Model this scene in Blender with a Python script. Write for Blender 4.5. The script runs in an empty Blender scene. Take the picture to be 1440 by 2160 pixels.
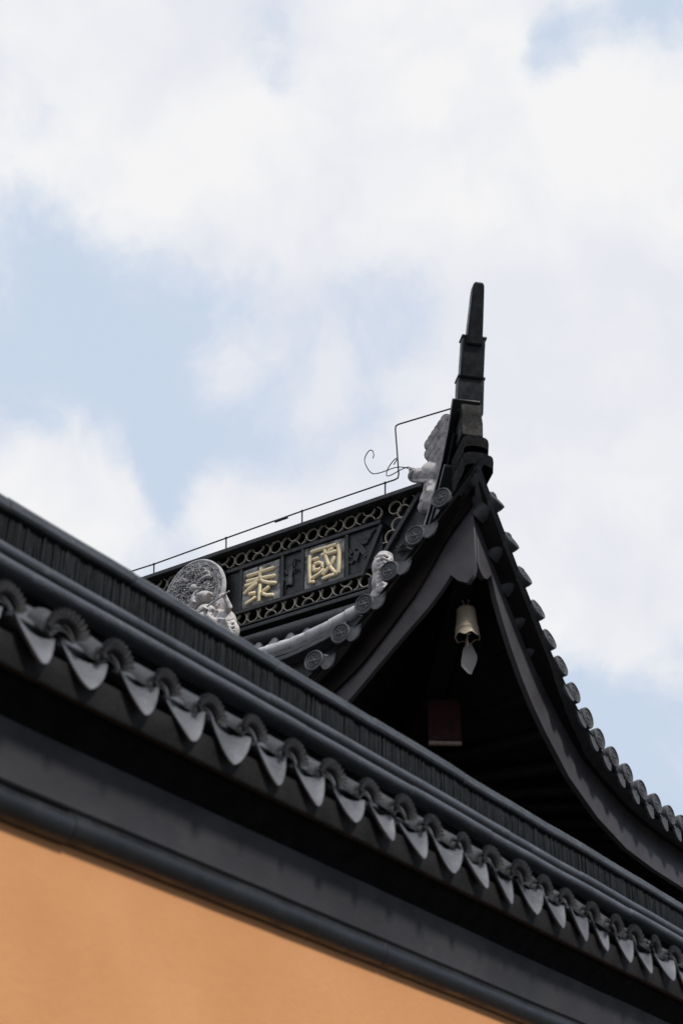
import bpy, bmesh, math, random
from mathutils import Vector, Matrix, noise
random.seed(7)
sc = bpy.context.scene
R = math.radians

# ------------------------------------------------------------------ camera
# X runs along the boundary wall, Y runs along the hall's ridge, Z is up (metres).
EYE = Vector((0, 0, 1.6)); FOC = 3290.0           # focal length in photo pixels (2160 px = 36 mm)
PITCH = math.atan(1940 / FOC); HEAD = R(33.8)
fh = Vector((math.cos(HEAD), math.sin(HEAD), 0)); RT = Vector((math.sin(HEAD), -math.cos(HEAD), 0))
FW = fh * math.cos(PITCH) + Vector((0, 0, math.sin(PITCH)))
UP = -fh * math.sin(PITCH) + Vector((0, 0, math.cos(PITCH)))
cam = bpy.data.cameras.new('camera'); co = bpy.data.objects.new('camera', cam); sc.collection.objects.link(co)
co.matrix_world = Matrix(((RT.x, UP.x, -FW.x, EYE.x), (RT.y, UP.y, -FW.y, EYE.y), (RT.z, UP.z, -FW.z, EYE.z), (0, 0, 0, 1)))
cam.sensor_fit = 'VERTICAL'; cam.sensor_height = 36; cam.sensor_width = 24; cam.lens = FOC / 2160 * 36
cam.clip_end = 5000; cam.clip_start = .05
cam.dof.use_dof = True; cam.dof.focus_distance = 17.5; cam.dof.aperture_fstop = 3.3
sc.camera = co

def ray(px, py): return FW * FOC + RT * (px - 720) - UP * (py - 1080)
def on_x(px, py, X): d = ray(px, py); return EYE + d * (X / d.x)      # a traced point on a plane of the building
def on_y(px, py, Y): d = ray(px, py); return EYE + d * (Y / d.y)
def at_depth(px, py, D): return EYE + ray(px, py) * (D / FOC)

# ------------------------------------------------------------------ sky, sun
SUN_TO = Vector((-.18, -1.0, 1.06)).normalized()
SUN_EL = math.asin(SUN_TO.z)
w = bpy.data.worlds.new('World'); sc.world = w; w.use_nodes = True
nt = w.node_tree; nt.nodes.clear()
def N(t, **k):
    n = nt.nodes.new(t)
    for a, b in k.items(): setattr(n, a, b)
    return n
def math_node(op, a, b=None, clamp=False):
    n = N('ShaderNodeMath', operation=op, use_clamp=clamp)
    for i, v in enumerate((a, b)):
        if v is None: continue
        if isinstance(v, (int, float)): n.inputs[i].default_value = v
        else: nt.links.new(v, n.inputs[i])
    return n.outputs[0]
out = N('ShaderNodeOutputWorld'); bg = N('ShaderNodeBackground'); bg.inputs[1].default_value = .1
nt.links.new(bg.outputs[0], out.inputs[0])
sky = N('ShaderNodeTexSky', sky_type='NISHITA', sun_disc=False)
sky.sun_elevation = SUN_EL; sky.sun_rotation = math.atan2(SUN_TO.x, SUN_TO.y); sky.altitude = 50
sky.dust_density = 2.0
tc = N('ShaderNodeTexCoord')
def fbm(scale, detail, rough, vec, dist=0.0):
    n = N('ShaderNodeTexNoise'); n.inputs['Scale'].default_value = scale; n.inputs['Detail'].default_value = detail
    n.inputs['Roughness'].default_value = rough; n.inputs['Distortion'].default_value = dist
    nt.links.new(vec, n.inputs['Vector']); return n
DIR = tc.outputs['Generated']
wn = fbm(5.5, 5, .55, DIR)
sub = N('ShaderNodeVectorMath', operation='SUBTRACT'); nt.links.new(wn.outputs['Color'], sub.inputs[0]); sub.inputs[1].default_value = (.5, .5, .5)
scl = N('ShaderNodeVectorMath', operation='SCALE'); nt.links.new(sub.outputs[0], scl.inputs[0]); scl.inputs['Scale'].default_value = .12
add = N('ShaderNodeVectorMath', operation='ADD'); nt.links.new(DIR, add.inputs[0]); nt.links.new(scl.outputs[0], add.inputs[1])
nrm = N('ShaderNodeVectorMath', operation='NORMALIZE'); nt.links.new(add.outputs[0], nrm.inputs[0])
WD = nrm.outputs[0]
# cumulus banks (+) and clear gaps (-), each a direction in the sky: bearing right of HEAD, elevation, width (degrees), weight
def sky_dir(px, py): return ray(px, py).normalized()
BANKS = [(820, 330, 300, .9), (500, 420, 230, .7), (1000, 120, 200, .8), (720, 150, 150, .5), (1330, 330, 200, .9), (1340, 200, 130, .5),
         (1150, 620, 260, .7), (980, 480, 200, .5), (300, 130, 260, .55), (60, 60, 200, .5), (260, 330, 130, .45), (140, 1060, 130, 1.1), (250, 1120, 90, .7), (20, 1090, 110, .8),
         (620, 1060, 130, 1.0), (760, 1000, 90, .5), (490, 1080, 80, .6), (1000, 860, 120, .9), (1130, 900, 170, .9), (1330, 1080, 220, .9), (1250, 800, 130, .6),
         (1100, 1180, 160, .6), (1340, 1330, 120, .55), (470, 750, 80, .75), (700, 780, 75, .8), (560, 640, 90, .5), (660, 850, 60, .4), (1420, 1560, 60, .4),
         (1060, 760, 70, .5), (20, 330, 90, .2)]
GAPS = [(40, 620, 170, .6), (180, 820, 150, .45), (300, 900, 120, .35), (560, 900, 150, .5), (330, 640, 140, .35), (370, 1010, 60, .8), (390, 1100, 45, .5), (540, 180, 95, .9), (625, 240, 60, .7), (1190, 190, 65, 1.1), (900, 700, 110, .4), (520, 660, 90, .3), (1165, 70, 60, .9),
        (800, 720, 130, .55), (880, 620, 100, .3), (1330, 1500, 110, .9), (1240, 1480, 60, .6), (60, 200, 60, .25), (1400, 20, 100, .9), (200, 520, 120, .4), (1440, 1640, 80, .3), (650, 560, 90, .2)]
acc = None
for lst, sg in ((BANKS, 1), (GAPS, -1)):
    for px, py, s, wt in lst:
        sig2 = (s / FOC * (.85 if sg > 0 else 1.0)) ** 2
        dn = N('ShaderNodeVectorMath', operation='DOT_PRODUCT'); nt.links.new(WD, dn.inputs[0]); dn.inputs[1].default_value = sky_dir(px, py)
        e = math_node('EXPONENT', math_node('MULTIPLY', math_node('SUBTRACT', dn.outputs['Value'], 1.0), 1 / sig2))
        e = math_node('MULTIPLY', e, wt * (1.0 if sg > 0 else -1.25))
        acc = e if acc is None else math_node('ADD', acc, e)
n2 = fbm(8, 10, .6, WD, .25)
dens = math_node('ADD', acc, math_node('MULTIPLY', math_node('SUBTRACT', n2.outputs['Fac'], .475), 3.2)); n4 = fbm(26, 6, .6, WD); dens = math_node('ADD', dens, math_node('MULTIPLY', math_node('SUBTRACT', n4.outputs['Fac'], .5), 1.2))
mr = N('ShaderNodeMapRange', interpolation_type='SMOOTHERSTEP'); nt.links.new(dens, mr.inputs[0])
mr.inputs[1].default_value = -.85; mr.inputs[2].default_value = .9
n3 = fbm(6, 6, .55, WD)
shade = N('ShaderNodeMapRange'); nt.links.new(n3.outputs['Fac'], shade.inputs[0]); shade.inputs[1].default_value = .38; shade.inputs[2].default_value = .56
cl = N('ShaderNodeMix', data_type='RGBA'); nt.links.new(shade.outputs[0], cl.inputs['Factor'])
cl.inputs['A'].default_value = (8.0, 8.12, 8.75, 1); cl.inputs['B'].default_value = (9.1, 9.1, 9.2, 1)
veil = N('ShaderNodeMix', data_type='RGBA'); veil.inputs['Factor'].default_value = .86
nt.links.new(sky.outputs[0], veil.inputs['A']); veil.inputs['B'].default_value = (6.6, 7.6, 9.1, 1)
fin = N('ShaderNodeMix', data_type='RGBA'); nt.links.new(mr.outputs[0], fin.inputs['Factor'])
nt.links.new(veil.outputs['Result'], fin.inputs['A']); nt.links.new(cl.outputs['Result'], fin.inputs['B'])
# unseen sky behind the viewer, made darker to cut the ambient light
bd = N('ShaderNodeVectorMath', operation='DOT_PRODUCT'); nt.links.new(DIR, bd.inputs[0]); bd.inputs[1].default_value = Vector((-.25, .9, .42)).normalized()
bm_ = N('ShaderNodeMapRange', interpolation_type='SMOOTHSTEP'); nt.links.new(bd.outputs['Value'], bm_.inputs[0]); bm_.inputs[1].default_value = -.5; bm_.inputs[2].default_value = .35
bx_ = N('ShaderNodeMix', data_type='RGBA'); nt.links.new(bm_.outputs[0], bx_.inputs['Factor']); bx_.inputs['A'].default_value = (3.6, 4.2, 5.2, 1)
nt.links.new(fin.outputs['Result'], bx_.inputs['B'])
# unseen zenith brightened for more top light, low horizon dimmed for contrast
sx_ = N('ShaderNodeSeparateXYZ'); nt.links.new(DIR, sx_.inputs[0])
zr = N('ShaderNodeMapRange', interpolation_type='SMOOTHSTEP'); nt.links.new(sx_.outputs[2], zr.inputs[0]); zr.inputs[1].default_value = .80; zr.inputs[2].default_value = .95; zr.inputs[3].default_value = 1.0; zr.inputs[4].default_value = 2.0
hr = N('ShaderNodeMapRange', interpolation_type='SMOOTHSTEP'); nt.links.new(sx_.outputs[2], hr.inputs[0]); hr.inputs[1].default_value = .10; hr.inputs[2].default_value = .28; hr.inputs[3].default_value = .4; hr.inputs[4].default_value = 1.0
ml = N('ShaderNodeVectorMath', operation='SCALE'); nt.links.new(bx_.outputs['Result'], ml.inputs[0]); nt.links.new(math_node('MULTIPLY', zr.outputs[0], hr.outputs[0]), ml.inputs['Scale'])
nt.links.new(ml.outputs[0], bg.inputs[0])
try: w.cycles.sampling_method = 'MANUAL'; w.cycles.sample_map_resolution = 512
except Exception: pass

sl = bpy.data.lights.new('sun', 'SUN'); so = bpy.data.objects.new('sun', sl); sc.collection.objects.link(so)
sl.energy = 3.4; sl.angle = R(7); sl.color = (1, .96, .9)
so.rotation_euler = SUN_TO.to_track_quat('Z', 'Y').to_euler(); so.location = (0, -5, 30)
sc.view_settings.view_transform = 'Standard'; sc.view_settings.look = 'None'
sc.view_settings.exposure = 0; sc.view_settings.gamma = 1
sc.cycles.max_bounces = 6

# ------------------------------------------------------------------ materials
def mat(name, c1, c2, scale=6, rough=.6, bump=.2, bscale=None, spec=.5, metal=0, stretch=(1, 1, 1), lo=.35, hi=.65, c3=None, s3=2.0, t3=(.6, .68), rvar=.15, bdist=.01):
    m = bpy.data.materials.new(name); m.use_nodes = True; t = m.node_tree; b = t.nodes['Principled BSDF']
    g = t.nodes.new('ShaderNodeNewGeometry'); mp = t.nodes.new('ShaderNodeMapping'); mp.inputs['Scale'].default_value = stretch
    t.links.new(g.outputs['Position'], mp.inputs['Vector'])
    def nz(s, d=6, r=.6):
        n = t.nodes.new('ShaderNodeTexNoise'); n.inputs['Scale'].default_value = s; n.inputs['Detail'].default_value = d; n.inputs['Roughness'].default_value = r
        t.links.new(mp.outputs[0], n.inputs['Vector']); return n.outputs['Fac']
    def rng(v, a, bb):
        n = t.nodes.new('ShaderNodeMapRange'); t.links.new(v, n.inputs[0]); n.inputs[1].default_value = a; n.inputs[2].default_value = bb; return n.outputs[0]
    def mix(f, A, B):
        n = t.nodes.new('ShaderNodeMix'); n.data_type = 'RGBA'; t.links.new(f, n.inputs['Factor'])
        for k, v in (('A', A), ('B', B)):
            if isinstance(v, tuple): n.inputs[k].default_value = (*v, 1)
            else: t.links.new(v, n.inputs[k])
        return n.outputs['Result']
    f = nz(scale); col = mix(rng(f, lo, hi), c1, c2)
    if c3: col = mix(rng(nz(s3, 8, .7), *t3), col, c3)
    t.links.new(col, b.inputs['Base Color'])
    rr = t.nodes.new('ShaderNodeMapRange'); t.links.new(nz(scale * 2.3), rr.inputs[0]); rr.inputs[1].default_value = .3; rr.inputs[2].default_value = .7
    rr.inputs[3].default_value = max(.05, rough - rvar); rr.inputs[4].default_value = min(1, rough + rvar); t.links.new(rr.outputs[0], b.inputs['Roughness'])
    b.inputs['Specular IOR Level'].default_value = spec; b.inputs['Metallic'].default_value = metal
    bp = t.nodes.new('ShaderNodeBump'); bp.inputs['Strength'].default_value = bump; bp.inputs['Distance'].default_value = bdist
    t.links.new(nz(bscale or scale * 4, 8, .65), bp.inputs['Height']); t.links.new(bp.outputs[0], b.inputs['Normal'])
    return m
M = {}
M['orange'] = mat('orange_limewash', (.585, .28, .118), (.65, .315, .14), 1.3, .9, .25, 30, .2, c3=(.59, .268, .112), s3=.9, t3=(.5, .75))
M['cornice'] = mat('black_cornice_paint', (.022, .0215, .025), (.038, .0365, .041), 3, .6, .25, 22, .5, c3=(.06, .058, .06), s3=7, t3=(.6, .75), stretch=(.7, 1, 1))
M['coping'] = mat('black_coping_paint', (.028, .031, .037), (.05, .055, .063), 9, .45, .35, 60, .5)
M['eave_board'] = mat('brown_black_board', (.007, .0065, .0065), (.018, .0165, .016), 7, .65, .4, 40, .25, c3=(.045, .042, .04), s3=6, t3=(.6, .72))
M['coping_edge'] = mat('worn_coping_roll', (.045, .05, .06), (.075, .082, .095), 12, .45, .4, 70, .5, c3=(.17, .175, .18), s3=16, t3=(.6, .75), stretch=(.5, 1, 1))
M['ridge_tile'] = mat('sooty_ridge_tile', (.005, .0055, .007), (.017, .019, .023), 40, .6, .5, 90, .15, stretch=(1, 1, .22), c3=(.06, .064, .07), s3=34, t3=(.6, .74))
M['roll'] = mat('glossy_black_roll', (.007, .008, .01), (.014, .015, .018), 4, .38, .25, 20, .6, c3=(.03, .029, .03), s3=5, t3=(.58, .75))
M['clay'] = mat('grey_clay_tile', (.062, .066, .077), (.15, .154, .17), 6, .5, .5, 90, .4, c3=(.19, .18, .175), s3=40, t3=(.58, .72))
M['clay_dark'] = mat('dark_clay_tile', (.010, .010, .012), (.027, .027, .030), 18, .6, .5, 90, .4, c3=(.08, .076, .07), s3=30, t3=(.62, .74))
M['clay_pale'] = mat('pale_tile_edge', (.14, .132, .125), (.26, .245, .23), 22, .75, .4, 80, .3)  # paler than the clay of the tile faces
M['roof'] = mat('charcoal_roof_tile', (.05, .052, .058), (.085, .087, .095), 8, .58, .35, 60, .45, c3=(.14, .138, .14), s3=9, t3=(.58, .72))
M['end_tile'] = mat('grey_end_tile', (.045, .047, .053), (.075, .077, .085), 20, .65, .4, 90, .4)
M['fascia'] = mat('dark_fascia_paint', (.042, .039, .044), (.06, .056, .062), 2.5, .52, .12, 30, .5, c3=(.03, .028, .03), s3=5, t3=(.58, .75))
M['soffit'] = mat('brown_timber_shade', (.006, .0045, .004), (.012, .008, .007), 5, .75, .2, 30, .25)  # dark timber; also the painted shade of the eave strip and bell mouth
M['redwood'] = mat('dark_red_lacquer', (.020, .004, .0035), (.042, .007, .0055), 10, .5, .2, 50, .2)
M['palewood'] = mat('pale_timber', (.24, .19, .16), (.34, .28, .24), 30, .8, .2, 60, .3)
M['hip'] = mat('black_hip_ridge', (.005, .0055, .007), (.011, .012, .015), 6, .4, .10, 30, .4, c3=(.07, .06, .048), s3=9, t3=(.66, .8))
M['pale_roof'] = mat('pale_tile', (.36, .36, .37), (.54, .54, .55), 14, .7, .4, 70, .35, c3=(.14, .14, .15), s3=12, t3=(.58, .74))  # pale grey tone with darker patches
M['joint'] = mat('dirty_joint', (.06, .055, .055), (.1, .095, .095), 12, .9, .3, 60, .1)
M['soot_shade'] = mat('matt_soot_and_shade', (.004, .0042, .005), (.009, .0095, .011), 12, .8, .4, 60, .08)  # black of the cap tiles; also painted shade under eave and coping roll
M['ridge'] = mat('black_ridge_plaster', (.009, .01, .012), (.022, .024, .028), 7, .5, .4, 45, .5, c3=(.06, .06, .062), s3=8, t3=(.6, .75))
M['ring'] = mat('pale_ring_tile', (.46, .405, .33), (.62, .56, .47), 24, .75, .4, 60, .3, c3=(.14, .12, .1), s3=18, t3=(.58, .72))
M['plaque'] = mat('stained_grey_plaque', (.035, .034, .034), (.12, .117, .115), 5, .6, .4, 40, .4, c3=(.42, .41, .40), s3=6, t3=(.44, .6))
M['gold'] = mat('gilded_plaster', (.93, .76, .46), (.96, .83, .56), 20, .55, .3, 60, .4, c3=(.4, .26, .1), s3=22, t3=(.68, .76))
M['stucco'] = mat('pale_grey_stucco', (.44, .415, .41), (.58, .55, .545), 12, .85, .5, 70, .25, c3=(.20, .185, .18), s3=11, t3=(.5, .68))
M['stone'] = mat('grey_relief_stone', (.34, .335, .34), (.5, .49, .495), 15, .8, .5, 70, .25, c3=(.11, .108, .11), s3=16, t3=(.54, .68))
M['bell'] = mat('aged_tan_bronze', (.40, .325, .235), (.50, .42, .32), 12, .5, .2, 60, .5)
M['leaf'] = mat('dull_pewter', (.34, .31, .295), (.42, .39, .37), 9, .6, .15, 50, .4)
M['wire'] = mat('dark_steel_wire', (.02, .02, .028), (.04, .035, .05), 30, .5, .1, 80, .5)
M['ground'] = mat('dark_grey_paving', (.045, .043, .042), (.075, .072, .07), 1.2, .85, .3, 12, .3)
M['hallwall'] = mat('dark_brown_boarding', (.012, .008, .006), (.022, .013, .01), 6, .6, .2, 40, .4, stretch=(1, 1, .15))

# ------------------------------------------------------------------ mesh helpers
class MB:
    def __init__(s): s.v = []; s.f = []
    def add(s, vs, fs):
        o = len(s.v); s.v += [Vector(p) for p in vs]; s.f += [tuple(i + o for i in f) for f in fs]
    def box(s, c, size, ax=None):
        c = Vector(c); ax = ax or (Vector((1, 0, 0)), Vector((0, 1, 0)), Vector((0, 0, 1)))
        h = [a * (q / 2) for a, q in zip(ax, size)]
        vs = [c + h[0] * i + h[1] * j + h[2] * k for i in (-1, 1) for j in (-1, 1) for k in (-1, 1)]
        s.add(vs, [(0, 1, 3, 2), (4, 6, 7, 5), (0, 4, 5, 1), (2, 3, 7, 6), (0, 2, 6, 4), (1, 5, 7, 3)])
    def bx(s, x0, x1, y0, y1, z0, z1): s.box(((x0 + x1) / 2, (y0 + y1) / 2, (z0 + z1) / 2), (x1 - x0, y1 - y0, z1 - z0))
    def grid(s, rows, close=False, caps=False):
        n = len(rows[0]); vs = [p for r in rows for p in r]; fs = []
        for i in range(len(rows) - 1):
            for j in range(n if close else n - 1):
                k = (j + 1) % n; fs.append((i * n + j, i * n + k, (i + 1) * n + k, (i + 1) * n + j))
        if caps: fs += [tuple(range(n - 1, -1, -1)), tuple(range((len(rows) - 1) * n, len(rows) * n))]
        s.add(vs, fs)
    def tube(s, path, r, n=8, caps=True, up=(0, 0, 1)):
        path = [Vector(p) for p in path]; rows = []; up = Vector(up)
        for i, p in enumerate(path):
            t = (path[min(i + 1, len(path) - 1)] - path[max(i - 1, 0)]).normalized()
            u = up if abs(t.dot(up)) < .95 else Vector((1, 0, 0))
            a = t.cross(u).normalized(); b = a.cross(t).normalized(); rr = r[i] if isinstance(r, (list, tuple)) else r
            rows.append([p + a * (rr * math.cos(2 * math.pi * k / n)) + b * (rr * math.sin(2 * math.pi * k / n)) for k in range(n)])
        s.grid(rows, True, caps)
    def prism(s, poly, vec):
        poly = [Vector(p) for p in poly]; vec = Vector(vec); n = len(poly)
        s.add(poly + [p + vec for p in poly], [tuple(range(n)), tuple(range(2 * n - 1, n - 1, -1))] + [(i, (i + 1) % n, n + (i + 1) % n, n + i) for i in range(n)])
    def lathe(s, c, prof, a, b, axis, n=20):
        c = Vector(c); a, b, axis = Vector(a), Vector(b), Vector(axis)
        rows = [[c + axis * h + (a * math.cos(2 * math.pi * k / n) + b * math.sin(2 * math.pi * k / n)) * r for k in range(n)] for r, h in prof]
        s.grid(rows, True, True)
    def ball(s, c, ax, n=12):
        c = Vector(c); a, b, d = [Vector(q) for q in ax]; rows = []
        for i in range(n // 2 + 1):
            th = math.pi * (.02 + .96 * i / (n // 2))
            rows.append([c + d * math.cos(th) + (a * math.cos(2 * math.pi * k / n) + b * math.sin(2 * math.pi * k / n)) * math.sin(th) for k in range(n)])
        s.grid(rows, True, True)
    def ribbon(s, path, wd, nrm, th):
        # flat stroke with rounded ends and a slightly crowned face, raised th along nrm
        path = [Vector(p) for p in path]; nrm = Vector(nrm).normalized(); rows = []
        k = len(path)
        ends = [(-.45, .35), (-.3, .75), (0, 1)]
        pts = []
        t0 = (path[1] - path[0]).normalized(); t1 = (path[-1] - path[-2]).normalized()
        for o, q in ends: pts.append((path[0] + t0 * (o * wd * .5), t0, q))
        for i in range(1, k - 1): pts.append((path[i], (path[i + 1] - path[i - 1]).normalized(), 1.0))
        for o, q in reversed(ends): pts.append((path[-1] - t1 * (o * wd * .5), t1, q))
        for p, t, q in pts:
            a = t.cross(nrm).normalized() * (wd * .5 * q)
            rows.append([p + a, p + a * .92 + nrm * th * .75, p + a * .55 + nrm * th, p - a * .55 + nrm * th, p - a * .92 + nrm * th * .75, p - a])
        s.grid(rows, False, False)
        s.add([q for q in rows[0]], [(0, 1, 2, 3, 4, 5)]); s.add([q for q in rows[-1]], [(5, 4, 3, 2, 1, 0)])
    def build(s, name, m, parent=None, bevel=0, angle=35, remesh=0, smooth=True, flatten=None):
        c = sum(s.v, Vector()) / max(1, len(s.v)) if flatten is None else Vector(flatten)
        me = bpy.data.meshes.new(name); me.from_pydata([p - c for p in s.v], [], s.f)
        bm = bmesh.new(); bm.from_mesh(me); bmesh.ops.recalc_face_normals(bm, faces=bm.faces); bm.to_mesh(me); bm.free()
        if smooth:
            for p in me.polygons: p.use_smooth = True
            me.set_sharp_from_angle(angle=R(angle))
        me.materials.append(m)
        o = bpy.data.objects.new(name, me); o.location = c
        if bevel:
            b = o.modifiers.new('edge', 'BEVEL'); b.width = bevel; b.segments = 2; b.limit_method = 'ANGLE'; b.angle_limit = R(40)
        if remesh:
            r = o.modifiers.new('sculpt', 'REMESH'); r.mode = 'VOXEL'; r.voxel_size = remesh; r.use_smooth_shade = True
            q = o.modifiers.new('soften', 'SMOOTH'); q.iterations = 1; q.factor = .4
        return link(o, parent)
def link(o, parent=None):
    sc.collection.objects.link(o)
    if parent is not None:
        o.parent = parent; loc = Vector((0, 0, 0)); p = parent
        while p is not None: loc += p.location; p = p.parent
        o.location = o.location - loc                    # parents are never rotated
    return o
def thing(name, label, cat, loc, group=None):
    o = bpy.data.objects.new(name, None); o.location = loc; o.empty_display_size = .2; sc.collection.objects.link(o)
    return tag(o, label, cat, group)
def tag(o, label, cat, group=None):
    o['label'] = label; o['category'] = cat
    if group: o['group'] = group
    return o
def lerp_table(T, x):
    if x <= T[0][0]: return T[0][1] + (T[1][1] - T[0][1]) / (T[1][0] - T[0][0]) * (x - T[0][0])
    for (a, b), (c, d) in zip(T, T[1:]):
        if x <= c: return b + (d - b) * (x - a) / (c - a)
    return T[-1][1]
def smooth_curve(T, x, h=.08): return (lerp_table(T, x - h) + 2 * lerp_table(T, x) + lerp_table(T, x + h)) / 4

# ------------------------------------------------------------------ ground
g = MB(); g.add([(-400, -400, 0), (600, -400, 0), (600, 600, 0), (-400, 600, 0)], [(0, 1, 2, 3)])
go = g.build('ground', M['ground']); go['kind'] = 'structure'

# ------------------------------------------------------------------ boundary wall
X0, X1 = -1.0, 13.0
wall = thing('boundary_wall', 'orange plastered boundary wall with black tiled coping sloping across the foreground', 'wall', (6, 3.5, 0))
m = MB(); m.bx(X0, X1, 3.2, 3.78, 0, 3.16); m.build('plaster_wall', M['orange'], wall)
def sweepx(name, prof, mt, jit=0, parent=wall, angle=35, n=90, joint=0):
    m = MB(); rows = []; rj = random.Random(len(name) + int(prof[1][1] * 1000)); xs = [(X0 + (X1 - X0) * i / n, 0, 0) for i in range(n + 1)]
    if joint:                                                     # butt joints between the lengths, each set a hair off its neighbour
        xs = []; x = X0; seg = []
        while x < X1: seg.append(x); x += joint * rj.uniform(.8, 1.2)
        for p, q in zip(seg, seg[1:] + [X1]):
            off = rj.uniform(-.0035, .0035); k = max(3, int((q - p) / .12))
            xs += [(p + .001, .007, off), (p + .005, 0, off)] + [(p + (q - p) * i / k, 0, off) for i in range(1, k)] + [(q - .005, 0, off), (q - .001, .007, off)]
    for x, ins, off in xs:
        dz = off + jit * (noise.noise(Vector((x * 1.7, 3.1, 0))) + .5 * noise.noise(Vector((x * 6, 9, 0))))
        rows.append([(x, y + ins, z + dz) for y, z in prof])
    m.grid(rows, True, True); return m.build(name, mt, parent, angle=angle)
def arc(cy, cz, r, a0, a1, n): return [(cy + r * math.cos(R(a0 + (a1 - a0) * i / n)), cz + r * math.sin(R(a0 + (a1 - a0) * i / n))) for i in range(n + 1)]
sweepx('lower_moulding', [(3.3, 3.208)] + arc(3.196, 3.158, .05, 90, 270, 10) + [(3.3, 3.108)], M['roll'], .004, joint=1.9)
sweepx('frieze', [(3.3, 3.215), (3.187, 3.215), (3.18, 3.223), (3.18, 3.235), (3.178, 3.30), (3.168, 3.36), (3.162, 3.395), (3.3, 3.395)], M['cornice'], .003)
sweepx('eave_soffit', [(3.3, 3.398), (3.160, 3.398), (3.152, 3.414), (3.088, 3.466), (3.082, 3.48), (3.082, 3.496), (3.3, 3.496)], M['soot_shade'], .003)  # shade under the eave is put into this near-black colour
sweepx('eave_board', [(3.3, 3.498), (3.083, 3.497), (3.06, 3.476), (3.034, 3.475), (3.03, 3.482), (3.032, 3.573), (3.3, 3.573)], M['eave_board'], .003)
sweepx('coping_slope', [(3.30, 3.58), (3.30, 3.84), (3.085, 3.652), (3.074, 3.662), (3.08, 3.677), (3.312, 3.884), (3.36, 3.884), (3.36, 3.58)], M['coping'], .005)
sweepx('coping_recess', [(3.45, 3.886), (3.375, 3.886), (3.375, 3.962), (3.45, 3.962)], M['soot_shade'])  # black strip; the shade below the roll is put into its colour
sweepx('coping_back', [(3.42, 3.64), (3.95, 3.60), (3.95, 3.625), (3.62, 3.91), (3.42, 3.93)], M['coping'], .004)
sweepx('roll_moulding', [(3.45, 3.962)] + arc(3.325, 3.988, .024, 270, 90, 8) + [(3.45, 4.012)], M['coping_edge'], .005, joint=.8)
sweepx('roll_moulding', [(3.45, 4.028)] + arc(3.338, 4.047, .023, 270, 90, 8) + [(3.45, 4.076)], M['coping_edge'], .005, joint=.9)
sweepx('ridge_core', [(3.41, 3.9), (3.41, 4.22), (3.56, 4.22), (3.56, 3.9)], M['ridge_tile'])
sweepx('ridge_cap', [(3.352, 4.203), (3.345, 4.212), (3.345, 4.240), (3.365, 4.258), (3.47, 4.272), (3.60, 4.258), (3.62, 4.21)], M['coping_edge'], .007, joint=.75)
m = MB(); x = 1.6
while x < 12.9:                                                  # thin tiles stood on edge along the ridge
    th = random.uniform(.010, .015); d = random.uniform(0, .007); ln = random.uniform(-.09, .0)
    ax = (Vector((1, 0, ln)).normalized(), Vector((0, 1, 0)), Vector((-ln, 0, 1)).normalized())
    m.box((x, 3.40 + d, 4.138), (th * .82, .07, .145), ax); x += th + random.uniform(0, .004)
m.build('ridge_tiles', M['ridge_tile'], wall, bevel=.003)

def drip_mesh(w, drop, sag, back, th, rnd):
    # hanging pointed lip of a channel tile, with a short run of the channel behind it; local x along the eave, -y outward
    m = MB(); n = 14; fr = []; bk = []
    for i in range(n + 1):
        u = -1 + 2 * i / n; top = sag * u * u; prof = max(0, 1 - abs(u) ** (1.12 if u < 0 else 1.7)) ** (1.0 if u < 0 else .85)
        low = top - drop * prof * (1 + rnd * .08 * math.sin(3 * u)) - .006
        yf = .006 * (1 - u * u)
        rowf = []; rowb = []
        for k in range(5):
            q = k / 4; z = top + (low - top) * q; y = yf - .036 * q * q * prof
            rowf.append((u * w / 2, y, z)); rowb.append((u * w / 2 * .97, y + th, z + .004))
        fr.append(rowf + rowb[::-1])
    m.grid(fr, True, True)
    rows = []
    for j in range(4):
        d = .010 + back * j / 3
        rows.append([(u * w / 2, d, sag * u * u + d * .4) for u in [-1 + 2 * i / n for i in range(n + 1)]] + [(u * w / 2, d + .004, sag * u * u + d * .4 - th) for u in [1 - 2 * i / n for i in range(n + 1)]])
    m.grid(rows, True, True); return m
def cover_mesh(r, band, back, th, rnd):
    # arched cover tile with an upright serrated fan lip
    m = MB(); n = 26; A = R(80); rows = []
    for i in range(n * 2 + 1):
        a = -A + 2 * A * i / (n * 2); tooth = (.012 if i % 4 in (1, 2) else 0.0)
        ro = r + band * (1 - .25 * (a / A) ** 2) + tooth; lean = -.018
        s_, c_ = math.sin(a), math.cos(a)
        rows.append([(s_ * r, 0, c_ * r), (s_ * (r + .3 * band), -.006 + lean * .3, c_ * (r + .3 * band)), (s_ * ro, lean, c_ * ro), (s_ * ro, lean + th * .7, c_ * ro), (s_ * r, th, c_ * r)])
    m.grid(rows, True, True)
    for lay, (dy, dr) in enumerate(((.012, -.002), (.03, .020))):      # two stacked courses behind the lip
        rows = []
        for j in range(3):
            d = dy + back * j / 2; q = []
            for i in range(13): a = -A + 2 * A * i / 12; q.append((math.sin(a) * (r + dr), d, math.cos(a) * (r + dr) + d * .8 - .02))
            for i in range(13): a = A - 2 * A * i / 12; q.append((math.sin(a) * (r + dr - th), d, math.cos(a) * (r + dr - th) + d * .8 - .02))
            rows.append(q)
        m.grid(rows, True, True)
    return m
P_W = .2365; drips = []; covers = []
def place(o, loc, rot, sca=1.0):
    o.location = Vector(loc) - wall.location; o.rotation_euler = rot; o.scale = (sca, sca, sca)
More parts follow.
